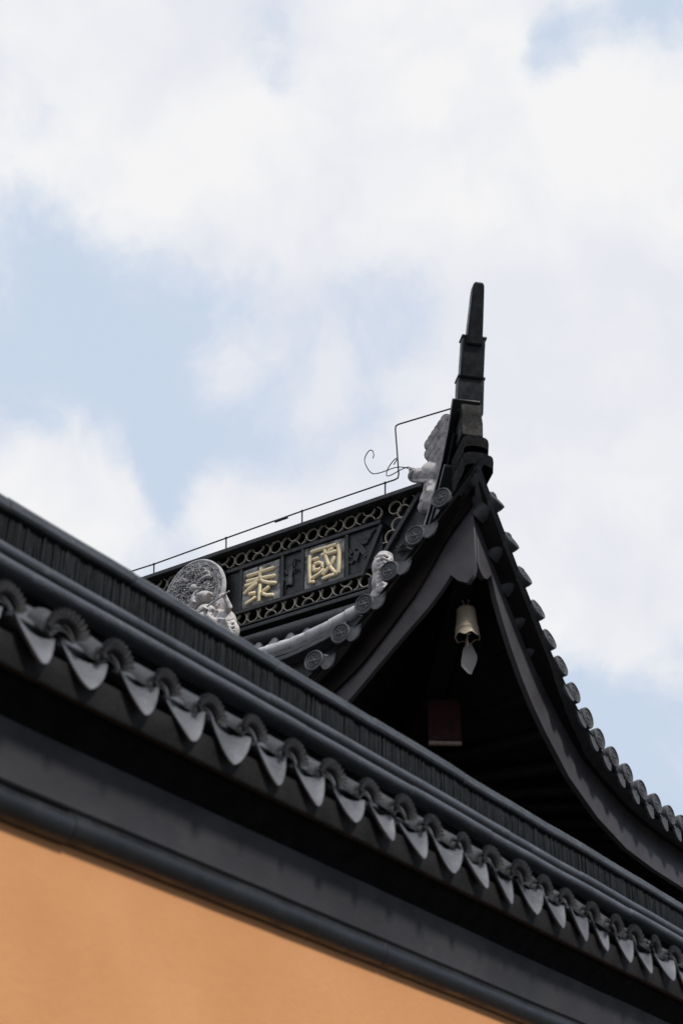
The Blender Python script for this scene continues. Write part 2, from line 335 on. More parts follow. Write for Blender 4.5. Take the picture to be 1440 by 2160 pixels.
for k in range(3):
    d = drip_mesh(.194, .098, .028, .10, .013, k - 1).build('drip_tile', M['clay'], wall, flatten=(0, 0, 0)); drips.append(d)
    c = cover_mesh(.050, .030, .07, .012, k).build('cover_tile', M['clay_dark'], wall, flatten=(0, 0, 0)); covers.append(c)
    e = MB()                                                      # pale curved ends of the channel tiles stacked behind the lip
    for q in range(2):
        rows = []
        for j in range(2):
            y = .034 + .02 * q + .03 * j; z0 = .010 + .016 * q + .003 * j
            U_ = [-1 + i / 8 for i in range(11)]
            rows.append([(u * .078, y, z0 + .036 * u * u) for u in U_] + [(u * .078, y, z0 - .009 + .036 * u * u) for u in U_[::-1]])
        e.grid(rows, True, True)
    e.build('tile_edge', M['clay_pale'], d, flatten=(0, 0, 0))
k = 0; x = 2.899 - 5 * P_W
while x < 12.9:
    i = k % 3
    for src, dx, zz, lst in ((drips[i], 0, 3.608, drips), (covers[i], P_W / 2, 3.626, covers)):
        o = src if k < 3 else src.copy()
        if k >= 3:
            sc.collection.objects.link(o); o.parent = wall
            for ch in src.children:
                c2 = ch.copy(); sc.collection.objects.link(c2); c2.parent = o
        place(o, (x + dx + random.uniform(-.006, .006), 3.022 + random.uniform(-.008, .008) - (.008 if lst is covers else 0), zz + random.uniform(-.007, .007)),
              (random.uniform(-.10, .08), random.uniform(-.07, .07), random.uniform(-.13, .13)), random.uniform(.94, 1.06))
        if lst is covers: o.scale.z *= .95
    x += P_W; k += 1

# ------------------------------------------------------------------ temple hall
XD, YD = 7.83, 4.13                                              # planes of the two eave lines; they meet at the corner
XF, YF = 7.975, 4.275                                            # planes of the fascia boards
XR = 13.0                                                        # face of the main ridge
hall = thing('temple_hall', 'black roofed temple hall with upturned eave corner and gilded ridge', 'temple', (13, 14, 0))
EL = [(0, 7.30), (.307, 7.003), (.519, 6.777), (.729, 6.569), (.928, 6.377), (1.119, 6.206), (1.35, 6.06), (1.6, 5.87), (1.9, 5.72), (2.3, 5.61), (2.8, 5.545), (3.4, 5.51), (5, 5.50), (20, 5.5)]
ER = [(0, 7.22), (.196, 6.98), (.383, 6.757), (.547, 6.56), (.714, 6.38), (.862, 6.21), (1.017, 6.076), (1.187, 5.939), (1.37, 5.819), (1.536, 5.719), (1.744, 5.659), (1.966, 5.607), (2.194, 5.554), (2.443, 5.53), (2.68, 5.512), (3.4, 5.50), (12, 5.5)]
def rise(d): return .22 * d + .106 * d * d
UMAX = 19.0; HALF = 5.32
def slope_pt(side, u, d, dz=0):
    z = smooth_curve(EL if side == 'L' else ER, u) + rise(d) + dz
    return (XD + d, YD + u, z) if side == 'L' else (XD + u, YD + d, z)
# tile beds
m = MB()
us = [i * .1 for i in range(41)] + [4 + .5 * i for i in range(1, 31)]
rows = []
for u in us:
    dm = min(u, HALF) if u < 3.1 else HALF
    if u < .05: dm = .05
    rows.append([slope_pt('L', u, dm * j / 10, -.075) for j in range(11)] )
m.grid(rows)
m.grid([[(p[0], p[1], p[2] - .05) for p in r] for r in rows])
usr = [i * .1 for i in range(41)] + [4 + .3 * i for i in range(1, 22)]; rows = []
for u in usr:
    uu = min(u, 2 * HALF - u); dm = max(.05, min(uu, 3.5)); rows.append([slope_pt('R', u, dm * j / 8, -.075) for j in range(9)])
m.grid(rows); m.grid([[(p[0], p[1], p[2] - .05) for p in r] for r in rows])
XB = XD + 2 * HALF                                               # far slope mirrored about the ridge
rows = [[(XB - d, YD + u, 5.5 + rise(d) - .075) for d in [max(.05, min(u, 3.1) if u < 3.11 else HALF) * j / 8 for j in range(9)]] for u in (0, 1, 2, 3.1, 3.12, 8, UMAX)]
m.grid(rows)
m.build('roof', M['roof'], hall)
# gable triangle under the ridge end
m = MB(); yg = YD + 3.45
m.prism([(XD + 3.2, yg, 5.5 + rise(3.2)), (XD + HALF, yg, 5.5 + rise(HALF)), (XB - 3.2, yg, 5.5 + rise(3.2))], (0, .15, 0)); m.build('gable', M['ridge'], hall)
# discs measured on the photo's eaves, then continued at an even pitch
LU = [.307, .519, .729, .928, 1.119, 1.335]; 
while LU[-1] < 7.2: LU.append(LU[-1] + .225)
RU = [.196, .383, .547, .714, .862, 1.017, 1.187, 1.37, 1.536, 1.744, 1.966, 2.194, 2.443, 2.684]
while RU[-1] < 7.0: RU.append(RU[-1] + .235)
RAD = .066
m = MB()
for side, U in (('L', LU), ('R', RU)):
    for u in U:
        dm = max(.12, (u if u < 3.1 else HALF) - .05) if side == 'L' else max(.12, min(u, 3.4) - .05)
        n = max(3, int(dm / .25)); path = [slope_pt(side, u, .02 + (dm - .02) * j / n, -.005) for j in range(n + 1)]
        # each row is a run of barrel tiles, every joint a shade wider
        m.tube(path, [RAD * (1.0 if j % 2 else .955) for j in range(n + 1)], 10)
m.build('barrel_rows', M['roof'], hall)
def tilt_of(side, u): return R(3) if side == 'L' else R(max(2, 34 - 26 * max(0, u - .15)))
def axes_of(side, u):
    q = tilt_of(side, u); o = Vector((-1, 0, 0)) if side == 'L' else Vector((0, -1, 0))
    nrm = o * math.cos(q) + Vector((0, 0, math.sin(q))); a = Vector((0, 1, 0)) if side == 'L' else Vector((1, 0, 0))
    return nrm, a, nrm.cross(a).normalized()
def disc_mesh():
    m = MB(); X, Y, Z = Vector((1, 0, 0)), Vector((0, 0, 1)), Vector((0, -1, 0)); r = .076
    m.lathe((0, 0, 0), [(.0005, -.05), (r - .006, -.05), (r, -.02), (r, .006), (r - .004, .011), (r - .011, .011), (r - .014, .004), (r - .028, .004), (r - .03, .008), (r - .035, .008), (r - .037, .004), (.017, .004), (.014, .011), (.006, .013), (.0005, .013)], X, Y, Z, 28)
    for k in range(6):
        a = k * math.pi / 3; c = X * math.cos(a) * .028 + Y * math.sin(a) * .028
        m.ball(c + Z * .004, (X * .009, Y * .009, Z * .006), 8)
    m.tube([(0, .03, 0), (0, .17, .0)], [r * .9, r * .86], 16)
    return m
def hall_drip_mesh():
    m = MB(); n = 14; w = .135; rows = []
    for i in range(n + 1):
        u = -1 + 2 * i / n; top = .028 * u * u; low = top - .010 - .098 * max(0, 1 - abs(u) ** 2.6) ** .7
        y = -.012 * (1 - u * u)
        rows.append([(u * w / 2, y, top), (u * w / 2, y - .006, (top + low) / 2), (u * w / 2, y - .012, low), (u * w / 2, y + .006, low), (u * w / 2, y + .016, top)])
    m.grid(rows, True, True)
    rows = [[(u * w / 2, d, .028 * u * u) for u in [-1 + i / 5 for i in range(11)]] + [(u * w / 2, d, .028 * u * u - .014) for u in [1 - i / 5 for i in range(11)]] for d in (0.001, .03, .06)]
    m.grid(rows, True, True); return m
dsrc = disc_mesh().build('round_end_tile', M['end_tile'], hall, flatten=(0, 0, 0)); psrc = hall_drip_mesh().build('drip_tile', M['end_tile'], hall, flatten=(0, 0, 0))
first = [True, True]
def put(src, i, loc, nrm, a, k=1):
    o = src if first[i] else src.copy()
    if not first[i]: sc.collection.objects.link(o); o.parent = hall
    first[i] = False
    y = -nrm; x = a if a.cross(y).z > -2 and a.cross(y).dot(Vector((0, 0, 1))) > 0 else -a
    z = x.cross(y).normalized()
    o.rotation_euler = Matrix((x, y, z)).transposed().to_euler(); o.location = Vector(loc) - hall.location; o.scale = (1, 1, k)
for side, U in (('L', LU), ('R', RU)):
    for j, u in enumerate(U[:26]):
        nrm, a, b = axes_of(side, u)
        put(dsrc, 0, Vector(slope_pt(side, u, 0, 0)), nrm, a)
        if j + 1 < len(U):
            v = (u + U[j + 1]) / 2; nrm, a, b = axes_of(side, v)
            e = Vector(slope_pt(side, v + .05, 0)) - Vector(slope_pt(side, v - .05, 0)); e.normalize()
            aa = (a * .75 + e * .25 * (1 if e.dot(a) > 0 else -1)).normalized()
            if side == 'L' or v > 1.0: put(psrc, 1, Vector(slope_pt(side, v, .015, -.062)), nrm, a)
# fascia boards: outer outline measured on the two fascia planes
FL = [(0, 6.548), (.028, 6.44), (.073, 6.393), (.143, 6.431), (.1945, 6.489), (.271, 6.398), (.384, 6.289), (.534, 6.174), (.761, 5.990), (.97, 5.815), (1.2, 5.63), (1.5, 5.42), (1.9, 5.24), (2.4, 5.14), (3, 5.11), (7.2, 5.10)]
FR = [(0, 6.553), (.068, 6.472), (.105, 6.452), (.150, 6.466), (.208, 6.527), (.258, 6.378), (.3335, 6.234), (.44, 6.065), (.5587, 5.906), (.70, 5.755), (.8576, 5.622), (1.172, 5.404), (1.5785, 5.24), (2.017, 5.143), (2.4965, 5.115), (3.02, 5.112), (7.4, 5.10)]
def dense(T, a, b, n):
    us = sorted(set([a, b] + [u for u, z in T if a < u < b] + [a + (b - a) * i / n for i in range(n + 1)]))
    return [(u, lerp_table(T, u)) for u in us]
def board(side, T, a, b):
    m = MB(); lo = dense(T, a, b, int(40 * (b - a)) + 2); K = .145
    E_ = EL if side == 'L' else ER
    hi = [(u, smooth_curve(E_, u + K) - .10) for u, z in lo]
    pts = lo + hi[::-1]
    rows = [[], []]
    for (u, z0), (_, z1) in zip(lo, hi):
        if side == 'L': q = [(XF, YF + u, z0), (XF, YF + u, z1), (XF + .04, YF + u, z1), (XF + .04, YF + u, z0)]
        else: q = [(XF + u, YF, z0), (XF + u, YF, z1), (XF + u, YF + .04, z1), (XF + u, YF + .04, z0)]
        rows.append(q)
    m.grid(rows[2:], True, True); return m.build('fascia_board', M['fascia'], hall, bevel=.003)
board('L', FL, .002, 7.2)
for a, b in ((.0421, 1.255), (1.259, 2.62), (2.624, 7.4)): board('R', FR, a, b)
board('R', FR, .004, .040)
for side in 'LR':
    m = MB(); E_ = EL if side == 'L' else ER; rows = []
    for i in range(90):
        u = .02 + 7.1 * (i / 89) ** 1.4; sl_ = abs(smooth_curve(E_, u + .05) - smooth_curve(E_, u - .05)) / .1; z = smooth_curve(E_, u) - .080 * math.sqrt(1 + sl_ * sl_) - .008; r = []
        for d, dz in ((.012 if side == 'L' else .03, 0), (.22, .0), (.22, .03), (.012 if side == 'L' else .03, .02)):
            r.append((XD + d, YD + max(u, d), z + dz) if side == 'L' else (XD + max(u, d), YD + d, z + dz))
        rows.append(r)
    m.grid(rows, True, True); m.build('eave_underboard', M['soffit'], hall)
    m = MB(); rows = []  # black strip that paints the overhang's shade across the fascia top
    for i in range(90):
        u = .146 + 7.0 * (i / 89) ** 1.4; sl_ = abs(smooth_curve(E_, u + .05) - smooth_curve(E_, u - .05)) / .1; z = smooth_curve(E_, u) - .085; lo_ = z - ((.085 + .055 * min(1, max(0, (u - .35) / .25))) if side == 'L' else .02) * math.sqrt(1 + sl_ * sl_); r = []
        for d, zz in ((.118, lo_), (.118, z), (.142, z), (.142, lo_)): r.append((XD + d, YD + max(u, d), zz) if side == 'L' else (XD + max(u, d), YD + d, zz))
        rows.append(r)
    m.grid(rows, True, True); m.build('eave_shade_strip', M['soffit'], hall)
# boarded soffit, rafters, corner beam
m = MB()
for side, UU in (('L', 8.5), ('R', 8.5)):
    rows = []
    for i in range(44):
        u = UU * (i / 43) ** 1.5; E_ = EL if side == 'L' else ER; z = smooth_curve(E_, u + .145) - .13
        d = min(u, 1.75); r = []
        for j in range(5):
            q = j / 4 * d
            zz = z + .30 * q * (1 if u > 1 else u)
            r.append((XF + .05 + q, YF + .05 + u, zz) if side == 'L' else (XF + .05 + u, YF + .05 + q, zz))
        rows.append(r)
    m.grid(rows)
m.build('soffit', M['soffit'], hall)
m = MB()
for side in 'LR':
    for i in range(26):
        u = .35 + .24 * i; E_ = EL if side == 'L' else ER; d = min(u, 1.7); zz = smooth_curve(E_, u + .145) - .20
        f = .55 if u < 2 else 1.0                                # rafters fan towards the corner
        a = (XF + .06, YF + .05 + u, zz) if side == 'L' else (XF + .05 + u, YF + .06, zz)
        ue = u + max(0, 1.7 - u) * .75
        b = (XF + 1.75, YF + .05 + ue, zz - .25 * max(0, 1.2 - u * .5) + .4) if side == 'L' else (XF + .05 + ue, YF + 1.75, zz - .25 * max(0, 1.2 - u * .5) + .4)
        m.tube([a, b], .045, 8)
m.build('rafters', M['soffit'], hall)
dg = Vector((1, 1, 0)).normalized(); dn_ = Vector((1, -1, 0)).normalized()
m = MB(); 
path = [(XF + .06 + t, YF + .06 + t, z) for t, z in ((.02, 6.92), (.25, 6.85), (.6, 6.78), (1.1, 6.7), (1.9, 6.6))]
rows = []
for p in path:
    p = Vector(p); rows.append([p + dn_ * .075, p + dn_ * .075 + Vector((0, 0, .3)), p - dn_ * .075 + Vector((0, 0, .3)), p - dn_ * .075])
m.grid(rows, True, True); m.build('corner_beam', M['soffit'], hall, bevel=.01)
# lacquered beam end below it, chamfered top, a pale strip along its lower edge
m = MB(); c = at_depth(937, 1518, 10.85); W, H = .235, .315
prof = [(-W / 2, -H / 2), (W / 2, -H / 2), (W / 2, H / 2 - .035), (W / 2 - .035, H / 2), (-W / 2 + .035, H / 2), (-W / 2, H / 2 - .035)]
sdv = Vector((.60, -.80, 0)).normalized(); dpv = Vector((.8, .6, 0)).normalized()
m.prism([c + sdv * a + Vector((0, 0, b)) for a, b in prof], dpv * .1)
be = m.build('beam_end', M['redwood'], hall, bevel=.006)
m = MB(); m.box(c + dpv * .012 - Vector((0, 0, H / 2 + .014)), (W * .98, .03, .026), (sdv, dpv, Vector((0, 0, 1)))); m.build('timber_edge', M['palewood'], be, bevel=.003)
# walls and posts of the hall below the eaves
m = MB(); m.bx(9.75, 16.4, 6.05, 22.5, 0, 6.12); m.build('hall_wall', M['hallwall'], hall)
m = MB(); m.bx(9.62, 16.7, 5.92, 6.04, 5.35, 5.75); m.bx(9.62, 9.74, 6.045, 22.5, 5.35, 5.75); m.build('lintel_beam', M['hallwall'], hall, bevel=.01)
for x, y in ((9.6, 5.9), (12.4, 5.9), (9.6, 9.2), (9.6, 12.6)):
    m = MB(); m.lathe((x, y, 0), [(.19, 0), (.18, .3), (.17, 5.3)], (1, 0, 0), (0, 1, 0), (0, 0, 1), 20); m.build('column', M['redwood'], hall)

# ---- hip ridge sweeping up into the upturned tail (in the diagonal plane of the corner)
C0 = Vector((7.83, 4.13, 0)) + Vector((.03, .03, 0))
def dp(t, off, z): return Vector((7.946 + t, 4.244 + t, z)) + dn_ * off
TOP = [(-.13, 8.18), (-.09, 7.99), (-.01, 7.78), (.10, 7.62), (.22, 7.50), (.38, 7.385), (.55, 7.30), (.75, 7.21), (1.0, 7.12), (1.4, 7.02), (2.0, 7.0), (2.7, 7.32), (3.2, 7.7)]
def layer(name, o0, o1, wd, i0, mt, off=0.0):
    # a course of the ridge between depths o0 and o1 below the top curve
    m = MB(); rows = []
    for i in range(i0, len(TOP)):
        a = Vector((TOP[max(i - 1, 0)][0] * 1.414, TOP[max(i - 1, 0)][1])); b = Vector((TOP[min(i + 1, len(TOP) - 1)][0] * 1.414, TOP[min(i + 1, len(TOP) - 1)][1]))
        tg = (b - a).normalized(); nn = Vector((tg.y, -tg.x)); nn = nn if nn.y < 0 else -nn
        t, z = TOP[i]
        p0 = dp(t + nn.x * o0 / 1.414, 0, z + nn.y * o0); p1 = dp(t + nn.x * o1 / 1.414, 0, z + nn.y * o1)
        rows.append([p0 + dn_ * (off + wd / 2), p0 + dn_ * (off - wd / 2), p1 + dn_ * (off - wd / 2), p1 + dn_ * (off + wd / 2)])
    m.grid(rows, True, True); return m.build(name, mt, hall, bevel=.008)
layer('hip_ridge', 0, .045, .20, 2, M['hip'], -.034)
layer('hip_ridge_core', .046, .105, .15, 3, M['soot_shade'], -.03)
layer('hip_ridge', .106, .135, .20, 4, M['coping'], -.034)
layer('hip_ridge_core', .136, .52, .145, 5, M['roof'], -.045)
layer('hip_ridge_core', .30, .80, .16, 7, M['hip'])  # deep course added to stop sun leaking in under the hip
m = MB(); rows = []                                               # filler added under the hip to stop light leaking between the slopes
for i in range(24):
    t = .24 + 3.0 * i / 23; a, b = slope_pt('L', t, t), slope_pt('R', t, t); p = Vector((XD + t, YD + t, 0))
    z1 = max(a[2], b[2]) + .04; z0 = min(a[2], b[2]) - .34
    rows.append([p + dn_ * .07 + Vector((0, 0, z1)), p - dn_ * .07 + Vector((0, 0, z1)), p - dn_ * .07 + Vector((0, 0, z0)), p + dn_ * .07 + Vector((0, 0, z0))])
m.grid(rows, True, True); m.build('hip_filler', M['soffit'], hall)
def block(name, pts, mt, bevel=.012, n=6):
    # stations (t of the front face, z, width, depth) up the tail; a rounded box section
    m = MB(); rows = []
    for t, z, wd, dep in pts:
        f = dp(t, 0, z); b = f + dg * dep
        rows.append([f + dn_ * wd * .5, f - dn_ * wd * .5, b - dn_ * wd * .5, b + dn_ * wd * .5])
    m.grid(rows, True, True); return m.build(name, mt, hall, bevel=bevel)
block('tail_tip', [(-.130, 8.14, .116, .09), (-.19, 8.33, .102, .085), (-.24, 8.49, .088, .08), (-.254, 8.53, .082, .075), (-.258, 8.552, .06, .055)], M['hip'], .01)
block('tail_block', [(-.058, 7.925, .170, .09), (-.13, 8.205, .168, .08)], M['hip'])
block('tail_block', [(.0, 7.68, .188, .10), (-.048, 7.94, .190, .09)], M['hip'])
block('tail_block', [(-.012, 7.48, .155, .2), (-.010, 7.60, .166, .2), (-.020, 7.64, .148, .2), (-.022, 7.745, .158, .16)], M['eave_board'])
block('tail_lip', [(-.132, 8.198, .182, .09), (-.134, 8.212, .180, .085)], M['roof'], .003)
block('tail_lip', [(-.050, 7.934, .200, .10), (-.053, 7.948, .198, .095)], M['roof'], .003)
def arch_tile(name, t, z, wd, h, dep, mt, flare=0):
    m = MB(); rows = []; n = 12
    prof = []
    for i in range(n + 1):
        a = math.pi * i / n; sx = -math.cos(a); e = abs(sx) ** .8 * (1 if sx > 0 else -1)
        prof.append((e * wd / 2 * (1 + (flare * (sx > .8))), h * (math.sin(a) ** .6) * .42))
    low = [(p * .93, q - h * .62) for p, q in prof[::-1]]
    for d in (0, dep):
        f = dp(t, 0, z) + dg * d
        rows.append([f + dn_ * p + Vector((0, 0, q)) for p, q in prof + low])
    m.grid(rows, True, True); return m.build(name, mt, hall, bevel=.005)
arch_tile('cap_tile', -.058, 7.385, .185, .135, .3, M['soot_shade'])
arch_tile('cap_tile', -.070, 7.235, .200, .150, .3, M['soot_shade'], .14)

# light rounded roll lying along the edge of the lower roof, with two thin courses under it
m = MB(); pts = [(620, 1358), (650, 1345), (700, 1320), (735, 1300), (757, 1287)]
base = [on_x(px, py, 8.55) for px, py in pts]
base = [base[0] + Vector((0, 3.0, -.10)), base[0] + Vector((0, 1.5, -.05)), base[0] + Vector((0, .6, -.012))] + base
rp = []; rr_ = []
for p, q in zip(base, base[1:]):                                  # lapped half-round tiles, each joint a small step
    n_ = max(1, int((q - p).length / .11))
    for i in range(n_):
        for f_, r_ in ((.02, .053), (.98, .046)): rp.append(p + (q - p) * ((i + f_) / n_)); rr_.append(r_ + random.uniform(-.0015, .0015))
m.tube(rp, rr_, 12); m.build('eave_roll', M['pale_roof'], hall)
m = MB(); rows = []
for p in base: rows.append([p + Vector((0, 0, -.01)), p + Vector((.10, 0, -.01)), Vector((p.x + .10, p.y, slope_pt('L', p.y - YD, p.x - XD)[2] - .1)), Vector((p.x, p.y, slope_pt('L', p.y - YD, p.x - XD)[2] - .1))])
m.grid(rows, True, True); m.build('eave_core', M['ridge'], hall)
for q, (dz, dx) in enumerate(((-.075, .0), (-.15, -.06))):
    m = MB(); rows = []
    for p in base: c = p + Vector((dx, 0, dz)); rows.append([c + Vector((-.05, 0, -.016)), c + Vector((-.05, 0, .016)), c + Vector((.12, 0, .016)), c + Vector((.12, 0, -.016))])
    m.grid(rows[:-1], True, True); m.build('eave_course', M['roof'], hall, bevel=.004)

# ------------------------------------------------------------------ main ridge (runs along Y, faces -X)
YR0, YR1 = 7.42, 14.4
def zat(z, X): return 1.6 + (z - 1.6) * X / XR
ridge = MB(); ridge.bx(XR + .17, XR + .33, YR0, YR1, 9.1, 10.74); ridge = ridge.build('main_ridge', M['ridge'], hall)
def bar(name, z0, z1, X, y0=YR0 + .5, y1=YR1, back=XR + .17, bev=.006):
    m = MB(); m.bx(X, back, y0, y1, zat(z0, X), zat(z1, X)); return m.build(name, M['ridge'], ridge, bevel=bev)
bar('ridge_cap', 10.815, 10.87, 12.88, 7.55, YR1, XR + .45)
bar('frame_rail', 10.752, 10.83, 12.97, 7.62, YR1, XR + .4)
bar('frame_rail', 10.506, 10.557, 12.965, 8.15)
bar('frame_rail', 9.909, 9.959, 12.965, 8.42)
bar('frame_rail', 9.731, 9.756, 12.965, 7.9)
bar('frame_rail', 9.664, 9.713, 12.92, 7.7)
m = MB(); m.bx(13.0, 13.169, 8.15, YR1, 9.962, 10.50); m.build('panel_back', M['ridge'], ridge)
m = MB(); m.tube([(12.93, 7.4 + .5 * i, 9.42) for i in range(15)], .105, 20); m.build('base_roll', M['ridge'], ridge)
m = MB(); m.bx(12.98, 13.3, 7.3, YR1, 9.0, 9.33); m.build('ridge_foot', M['ridge'], ridge)
def slant(name, p0, p1, wpx):
    a, b = on_x(*p0, 12.96), on_x(*p1, 12.96); t = (b - a).normalized(); s = t.cross(Vector((1, 0, 0))) * (wpx * .0068 / 2)
    m = MB(); m.prism([a - s, a + s, b + s, b - s], (.2, 0, 0)); m.build(name, M['ridge'], ridge, bevel=.005)
slant('frame_stile', (889, 1028), (787, 1203), 8)
slant('frame_stile', (803, 1106), (761, 1214), 7)
for px, py in ((507, 1245), (594.5, 1213), (637.5, 1200), (730.5, 1168)):
    y = on_x(px, py, 12.972).y; m = MB(); m.bx(12.972, 13.169, y - .022, y + .022, 9.94, 10.515); m.build('frame_stile', M['ridge'], ridge, bevel=.004)
# end panel right of the slanted stile
m = MB(); m.prism([on_x(px, py, 13.02) for px, py in ((886, 1032), (960, 1010), (960, 1220), (790, 1262), (790, 1204))], (.14, 0, 0)); m.build('end_panel', M['ridge'], ridge)
# openwork bands of ring tiles
def ring(m, c, r, a0=0, a1=360, th=.009, dep=.03, n=22):
    rows = []; full = a1 - a0 >= 360
    for i in range(n if full else n + 1):
        a = R(a0 + (a1 - a0) * i / n); u = Vector((0, -math.cos(a), math.sin(a)))
        rows.append([c + u * r, c + u * (r - th), c + u * (r - th) + Vector((dep, 0, 0)), c + u * r + Vector((dep, 0, 0))])
    if full: rows.append(rows[0])
    m.grid(rows, True, not full)
rr = .083; XL = 13.0
def band(zc, O0, lo, hi, mir=None):
    m = MB(); P = .525; k = -12
    while k < 14:
        y = O0 + k * P; k += 1
        if lo < y < hi: ring(m, Vector((XL, y, zc)), rr)
        for dy, a0, a1 in ((.166, 100, 262), (.359, -82, 82)):
            if lo < y + dy < hi: ring(m, Vector((XL, y + dy, zc)), rr, 180 - a1 if True else a0, 180 - a0)
        if lo < y + .2625 < hi:
            ring(m, Vector((XL, y + .2625, zc + .083)), rr, 188, 352); ring(m, Vector((XL, y + .2625, zc - .083)), rr, 8, 172)
    return m
up0 = on_x(506.7, 1180, XL); lo0 = on_x(608.9, 1286.7, XL)
band(10.654, up0.y, 8.15, 13.6).build('ring_lattice', M['ring'], ridge); b = MB()
for px, py, q in ((832, 1070, 360), (850, 1077, 360), (838, 1105, 360), (824, 1131, 360), (810, 1157, 360), (862, 1057, 180)): ring(b, on_x(px, py, XL), rr, 0, q)
b.build('ring_lattice', M['ring'], ridge)
band(9.832, lo0.y, 8.2, 13.6).build('ring_lattice', M['ring'], ridge)
# plaques and gilded characters traced in panel pixels (4.5 per photo pixel)
def zp(x, y, X): return on_x(480 + x / 4.5, 1100 + y / 4.5, X)
for name, poly, strokes, lab in (
    ('tai', [(142, 478), (492, 356), (500, 718), (135, 832)],
     [[(195, 522), (250, 505), (320, 482), (445, 440)], [(192, 572), (300, 545), (380, 530), (455, 516)], [(326, 445), (318, 490), (312, 545)],
      [(312, 545), (260, 588), (215, 605), (178, 613)], [(312, 545), (345, 572), (400, 585), (462, 585)], [(165, 690), (215, 640), (262, 606), (285, 590)],
      [(316, 605), (310, 680), (304, 758)], [(215, 692), (266, 682)], [(180, 786), (225, 758), (270, 722)], [(398, 625), (345, 664)], [(335, 686), (380, 704), (432, 700)], [(345, 664), (335, 686)]], 0),
    ('guo', [(735, 262), (1110, 152), (1105, 528), (725, 648)],
     [[(800, 294), (850, 276), (900, 262), (1000, 232), (1052, 218)], [(1052, 218), (1064, 300), (1060, 400), (1056, 480), (1030, 506)], [(1040, 502), (975, 520), (910, 548)],
      [(786, 335), (783, 450), (788, 582), (825, 578)], [(820, 366), (862, 352)], [(900, 322), (960, 306), (1036, 286)], [(930, 280), (940, 340), (956, 400), (990, 450), (1034, 492)],
      [(1020, 342), (990, 405), (945, 465), (910, 506)], [(1004, 264), (962, 286)], [(826, 412), (822, 468)], [(822, 470), (870, 460), (902, 444)], [(902, 444), (906, 402), (872, 392), (828, 410)], [(814, 540), (870, 504), (922, 462)]], 0)):
    m = MB(); m.prism([zp(x, y, 12.985) for x, y in poly], (.02, 0, 0)); pl = m.build('plaque', M['plaque'], ridge, bevel=.004)
    m = MB()
    for st in strokes: m.ribbon([zp(x, y, 12.983) for x, y in st], .043, (-1, 0, 0), .028)
    g = m.build('gold_character', M['gold'], ridge, angle=50)
# carved emblems in the dark panels
m = MB()
def rel(pts, r): m.tube([zp(x, y, 12.99) for x, y in pts], r, 7, True, (1, 0, 0))
rel([(590, 612), (592, 560), (598, 520), (606, 470), (612, 430)], [.045, .05, .03, .035, .02]); rel([(552, 470), (560, 500), (590, 490), (630, 470), (655, 440), (672, 455)], .016)
rel([(540, 540), (552, 570), (565, 548), (556, 525)], .014); rel([(612, 430), (622, 380), (636, 350)], .012); rel([(636, 430), (640, 370), (660, 352), (676, 372)], .012); rel([(560, 600), (548, 640)], .01)
for k in range(6):                                                # ribbon curls round the vase
    x0, y0 = 556 + 22 * k, 500 - 9 * k + (14 if k % 2 else 0)
    rel([(x0, y0), (x0 + 10, y0 - 16), (x0 + 22, y0 - 10), (x0 + 18, y0 + 6)], .011)
m.build('carved_emblem', M['ridge'], ridge); m = MB()
m.prism([zp(x, y, 12.975) for x, y in ((1190, 215), (1245, 190), (1335, 300), (1300, 338))], (.03, 0, 0)); m.prism([zp(x, y, 12.97) for x, y in ((1200, 280), (1250, 285), (1225, 375), (1185, 360))], (.03, 0, 0))
rel([(1160, 270), (1175, 310), (1200, 290), (1230, 245), (1270, 250)], .016); rel([(1280, 215), (1320, 205), (1340, 165), (1310, 150)], .018); rel([(1345, 165), (1370, 110), (1400, 80), (1385, 65)], .016); rel([(1150, 385), (1180, 400), (1200, 375)], .014)
for k in range(5): rel([(1215 + 17 * k, 232 + 12 * k), (1250 + 14 * k, 200 + 18 * k), (1262 + 13 * k, 214 + 20 * k)], .010)
rel([(1240, 240), (1262, 228), (1284, 236), (1276, 258), (1250, 262), (1240, 240)], .013); rel([(1150, 300), (1160, 330), (1180, 345), (1205, 330)], .014)
rel([(1290, 320), (1320, 290)], .02); rel([(1170, 340), (1150, 300)], .012)
m.build('carved_emblem', M['ridge'], ridge)
m = MB()
for k in range(7):
    a = R(-10 + 32 * k); c = on_x(852, 1160, 12.99)
    m.tube([c, c + Vector((-.02, .055 * math.cos(a), .055 * math.sin(a))), c + Vector((-.01, .12 * math.cos(a + .3), .12 * math.sin(a + .3)))], [.012, .022, .006], 6)
m.build('carved_flower', M['ridge'], ridge)

# ------------------------------------------------------------------ medallion with fretted rim and dragon relief
cm = on_x(414, 1256, 12.90); Ym, Zm = Vector((0, -1, 0)), Vector((0, 0, 1)); RM = .455
med = thing('medallion', 'round grey stone medallion with key fret rim and dragon relief on the ridge', 'medallion', (cm.x, cm.y, cm.z - RM))
m = MB(); m.lathe(cm, [(.001, 0), (RM, 0), (RM, .05), (RM - .012, .06), (RM - .022, .06), (RM - .03, .048), (RM - .10, .048), (RM - .108, .062), (RM - .125, .06), (RM - .135, .03), (.001, .03)], Ym, Zm, (-1, 0, 0), 72)
m.build('disc', M['stone'], med)
m = MB(); NK = 34
def fr(a0, a1, r0, r1):
    rows = []
    for i in range(5):
        a = a0 + (a1 - a0) * i / 4; u = Ym * math.cos(a) + Zm * math.sin(a)
        rows.append([cm + u * r0 + Vector((-.047, 0, 0)), cm + u * r0 + Vector((-.066, 0, 0)), cm + u * r1 + Vector((-.066, 0, 0)), cm + u * r1 + Vector((-.047, 0, 0))])
    m.grid(rows, True, True)
st = 2 * math.pi / NK; ri, ro = RM - .097, RM - .033; mid = (ri + ro) / 2
